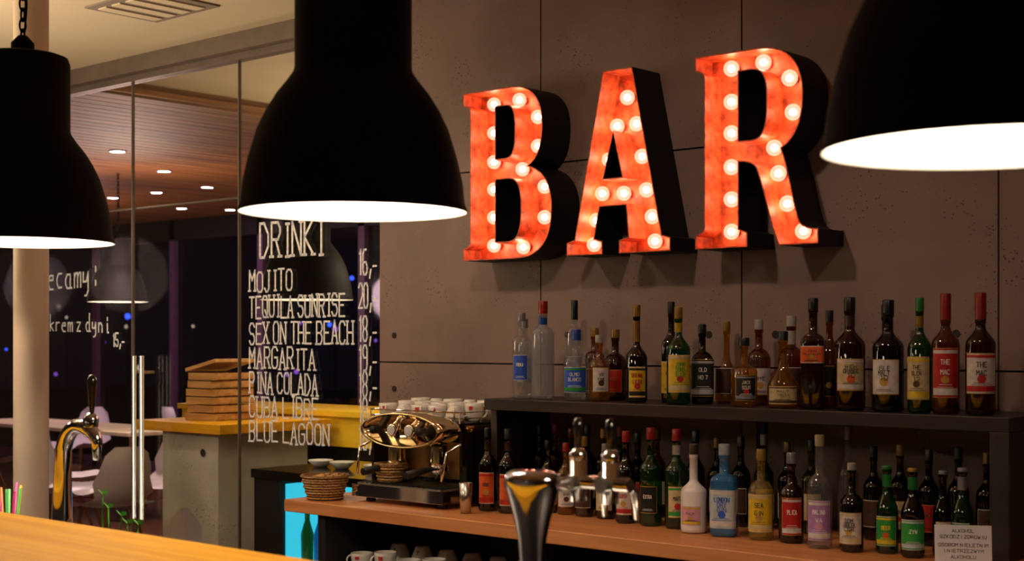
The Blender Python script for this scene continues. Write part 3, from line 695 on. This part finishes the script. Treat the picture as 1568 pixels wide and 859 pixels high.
for px, n, hh in ((-3.035, 2, .10), (-2.955, 2, .055), (-2.885, 1, .04)):
    b = MB(); b.lathe([(.0001,0),(.028,0),(.034,.12),(.031,.12),(.030,.11),(.0001,.11)], 'black', (px, -2.13, .901), 20)
    for j in range(n):
        ox = -.014+.022*j; z1 = 1.02+hh*(1-.3*j)
        b.tube([(px+ox, -2.13, 1.0), (px+ox*1.3, -2.13, (1.0+z1)/2), (px+ox*1.1, -2.13, z1)], .0018, 'leaf', 6)
        for s in (-1, 1):
            c = Vector((px+ox*1.1, -2.13, z1)); L = .018; vs = [c, c+Vector((s*L*.5, -.008, L*.7)), c+Vector((s*L*1.15, 0, L*.75)), c+Vector((s*L*.6, .008, .002))]
            b.add(vs, [(0,1,2,3)], 'leaf', True)
    b.build('herb_sprig')
b = MB(); T = Matrix.Translation((-2.72, -2.13, .901))
b.box(-.05, .05, -.02, .02, 0, .13, 'steel', T)
for j in range(5):
    y = -.014+.007*j; b.add([T @ Vector(p) for p in ((-.045, y, .10), (.045, y, .10), (.05, y, .175), (.012-.003*j, y-.004, .215), (-.03, y, .185))], [(0,1,2,3,4)], 'paper')
b.build('napkin_holder')

# ------------------------------------------------------------ dining room behind glass
b = MB(); b.box(-6.42, -5.70, .22, .95, 1.03, 1.08, 'barwood'); b.box(-6.25, -5.78, .27, .85, 0, 1.03, 'concrete_l')
b.lathe([(.0001,0),(.02,0),(.02,.003)], 'joint', (-5.9, .268, .93), 14, T=Matrix.Rotation(pi/2, 3, 'X'))
b.build('service_counter', bevel=.003)
b = MB(); b.box(-7.1, -4.36, 1.0, 1.5, .93, 1.09, 'yellow'); b.box(-7.12, -4.36, .98, 1.5, 1.09, 1.12, 'yellow'); b.box(-7.08, -4.36, 1.05, 1.48, 0, .93, 'black')
b.build('yellow_counter')
b = MB()
for i in range(6):
    w = .125-.003*i; ox = random.uniform(-.010, .010); T = Matrix.Translation((-6.09+ox, .52, 1.081+i*.042)) @ Matrix.Rotation(random.uniform(-.1, .1), 4, 'Z')
    b.box(-w, w, -.13, -.12, 0, .036, 'crate', T); b.box(-w, w, .12, .13, 0, .036, 'crate', T); b.box(-w, w, -.12, .12, 0, .006, 'crate', T)
    b.box(-w, -w+.01, -.12, .12, 0, .036, 'crate', T); b.box(w-.01, w, -.12, .12, 0, .036, 'crate', T)
T = Matrix.Translation((-6.09, .52, 1.358)) @ Matrix.Rotation(-.2, 4, 'Y'); b.box(-.13, .13, -.13, .13, 0, .018, 'crate', T)
b.build('wooden_tray_stack')
M['cyan'] = emitmat('cooler_light', (.04, .60, .80), 1.3)
b = MB(); b.box(-5.28, -4.36, .08, .70, .86, .90, 'blackgloss'); b.box(-5.28, -5.08, .1, .7, 0, .86, 'black'); b.box(-4.40, -4.36, .1, .7, 0, .86, 'black')
b.box(-5.08, -4.40, .66, .70, 0, .86, 'black'); b.box(-5.08, -4.40, .1, .7, 0, .1, 'black'); b.box(-5.04, -4.42, .62, .64, .12, .84, 'cyan'); b.box(-5.079, -5.07, .12, .62, .12, .84, 'cyan')
b.box(-5.07, -4.40, .12, .62, .46, .47, 'steel')
for i in range(7):
    for zz in (.1, .47):
        for yy in (.2, .35): b.lathe([(.0001,0),(.028,0),(.03,.14),(.012,.2),(.012,.26),(.0001,.26)], ['g_green','g_yellow','g_green','g_blue'][(i+int(yy*10)) % 4], (-5.02+i*.09, yy, zz), 14)
b.box(-5.08, -4.40, .09, .095, .1, .86, 'glass')
b.build('beverage_cooler')
b = MB()
for px in (-5.1, -4.95, -4.72, -4.6):
    b.lathe([(.0001,0),(.03,0),(.06,.03),(.058,.034),(.028,.006),(.0001,.006)], 'white', (px, .35, .901), 20)
b.build('saucers')

def chair(x, y, rot):
    T = Matrix.Translation((x, y, 0)) @ Matrix.Rotation(rot, 4, 'Z'); b = MB()
    prof = [(-.23,.43,.19),(-.17,.455,.22),(-.05,.44,.235),(.08,.44,.24),(.16,.475,.245),(.205,.56,.24),(.235,.68,.22),(.25,.78,.18),(.252,.83,.10)]
    n = 12; vs = []
    for (py, pz, w) in prof:
        for i in range(n+1):
            t = -1+2*i/n; vs.append(T @ Vector((w*t, py-.07*abs(t)**2.5*(1 if pz > .5 else 0), pz+.05*abs(t)**3*(1 if pz < .6 else 0))))
    nn = n+1
    b.add(vs, [(j*nn+i, j*nn+i+1, (j+1)*nn+i+1, (j+1)*nn+i) for j in range(len(prof)-1) for i in range(n)], 'chair', True)
    for sx in (-1, 1):
        for sy in (-1, 1):
            b.tube([T @ Vector((sx*.10, sy*.10, .44)), T @ Vector((sx*.22, sy*.22, 0.0))], [.013, .009], 'legwood', 8)
        b.tube([T @ Vector((sx*.13, -.13, .33)), T @ Vector((sx*.13, .13, .33))], .004, 'black', 6)
    b.build('dining_chair')
def table(x, y, L=1.0):
    b = MB(); b.box(x-L/2, x+L/2, y-.35, y+.35, .72, .75, 'table')
    for sx in (-1, 1):
        for sy in (-1, 1): b.tube([(x+sx*(L/2-.06), y+sy*.28, .72), (x+sx*(L/2-.04), y+sy*.3, 0)], [.02, .014], 'legwood', 8)
    b.build('dining_table', bevel=.003)
for a in [(-9.5, 1.75, 2.6), (-8.75, 2.1, .4), (-7.9, 1.0, -1.4), (-10.6, 4.5, .3), (-11.9, 4.5, 2.8), (-9.6, 4.5, -.2), (-10.4, 2.05, 2.9), (-11.5, 2.05, 3.3), (-12.4, 3.6, .2), (-8.3, 3.75, 0), (-8.9, 1.25, 2.0)]: chair(*a)
for a in [(-11.2, 2.8, 2.7), (-8.3, 2.85, .9), (-9.3, 3.75, 1.0), (-7.4, 4.3, 1.0)]: table(*a)
M['dl'] = emitmat('downlight_glow', (1, .85, .9), 40)
b = MB()
for (xx, yy) in [(-9.45, 2.51), (-10.16, 3.45), (-11.58, 3.43), (-10.87, 3.42), (-12.0, 4.5), (-11.76, 4.92), (-8.7, 1.6), (-9.3, 4.4), (-13.4, 4.4)]:
    b.cyl((xx, yy, 2.822), .05, .008, 'dl', 16); b.ring((xx, yy, 2.825), .055, .006, 'steel', 20)
b.build('downlights')

# ------------------------------------------------------------ lights
def light(kind, loc, e, c, size=.1, target=None, ang=60, sy=None, blend=.6):
    l = bpy.data.lights.new(kind.lower()+'_light', kind); l.energy = e; l.color = c
    o = bpy.data.objects.new('room_light', l); col.objects.link(o); o.location = loc
    if kind == 'AREA':
        l.size = size
        if sy: l.shape = 'RECTANGLE'; l.size_y = sy
    else: l.shadow_soft_size = size
    if kind == 'SPOT': l.spot_size = math.radians(ang); l.spot_blend = blend
    if target: o.rotation_euler = (Vector(target)-Vector(loc)).to_track_quat('-Z', 'Y').to_euler()
    return o
light('SPOT', (-2.6, -1.7, 2.85), 40, (1, .72, .52), .06, (-2.9, 0, .95), 92, blend=.8)
light('SPOT', (-1.2, -1.6, 2.85), 24, (1, .70, .52), .06, (-1.6, -.2, .8), 84, blend=.8)
light('SPOT', (-4.0, -1.6, 2.85), 40, (1, .76, .52), .06, (-4.1, -.1, .9), 92, blend=.8)
light('AREA', (-5.6, -2.2, 2.0), 46, (1, .78, .5), 1.2, (-5.6, -1.5, 2.9))  # added uplight without fixture, brightens the ceiling
light('AREA', (-5.8, 2.2, 2.2), 24, (1, .80, .42), 1.0, (-5.8, 2.3, 2.9))
light('POINT', (-9.5, 2.2, 2.0), 75, (1, .70, .56), .3)  # added fill brightening the dining chairs, no fixture
light('POINT', (-12.2, 3.0, 2.0), 60, (.98, .64, .68), .3)
light('POINT', (-5.2, .85, 1.9), 12, (1, .80, .5), .15)  # added warm fill for the yellow counter, no fixture
light('SPOT', (-6.0, -.6, 2.6), 40, (1, .86, .66), .1, (-6.0, .5, .7), 60)
w = bpy.data.worlds.new('night'); scene.world = w; w.use_nodes = True
w.node_tree.nodes['Background'].inputs[0].default_value = (.012, .010, .022, 1); w.node_tree.nodes['Background'].inputs[1].default_value = .4

# ------------------------------------------------------------ camera
cam = bpy.data.cameras.new('camera'); cam.lens = 50; cam.sensor_width = 36; cam.shift_y = .0577
co = bpy.data.objects.new('camera', cam); col.objects.link(co); co.location = (0, -4.08, 1.5)
d = Vector((-.6608, .7506, 0)); co.rotation_euler = d.to_track_quat('-Z', 'Y').to_euler()
cam.clip_start = .05
cam.dof.use_dof = True; cam.dof.focus_distance = 4.9; cam.dof.aperture_fstop = 4.5
scene.camera = co
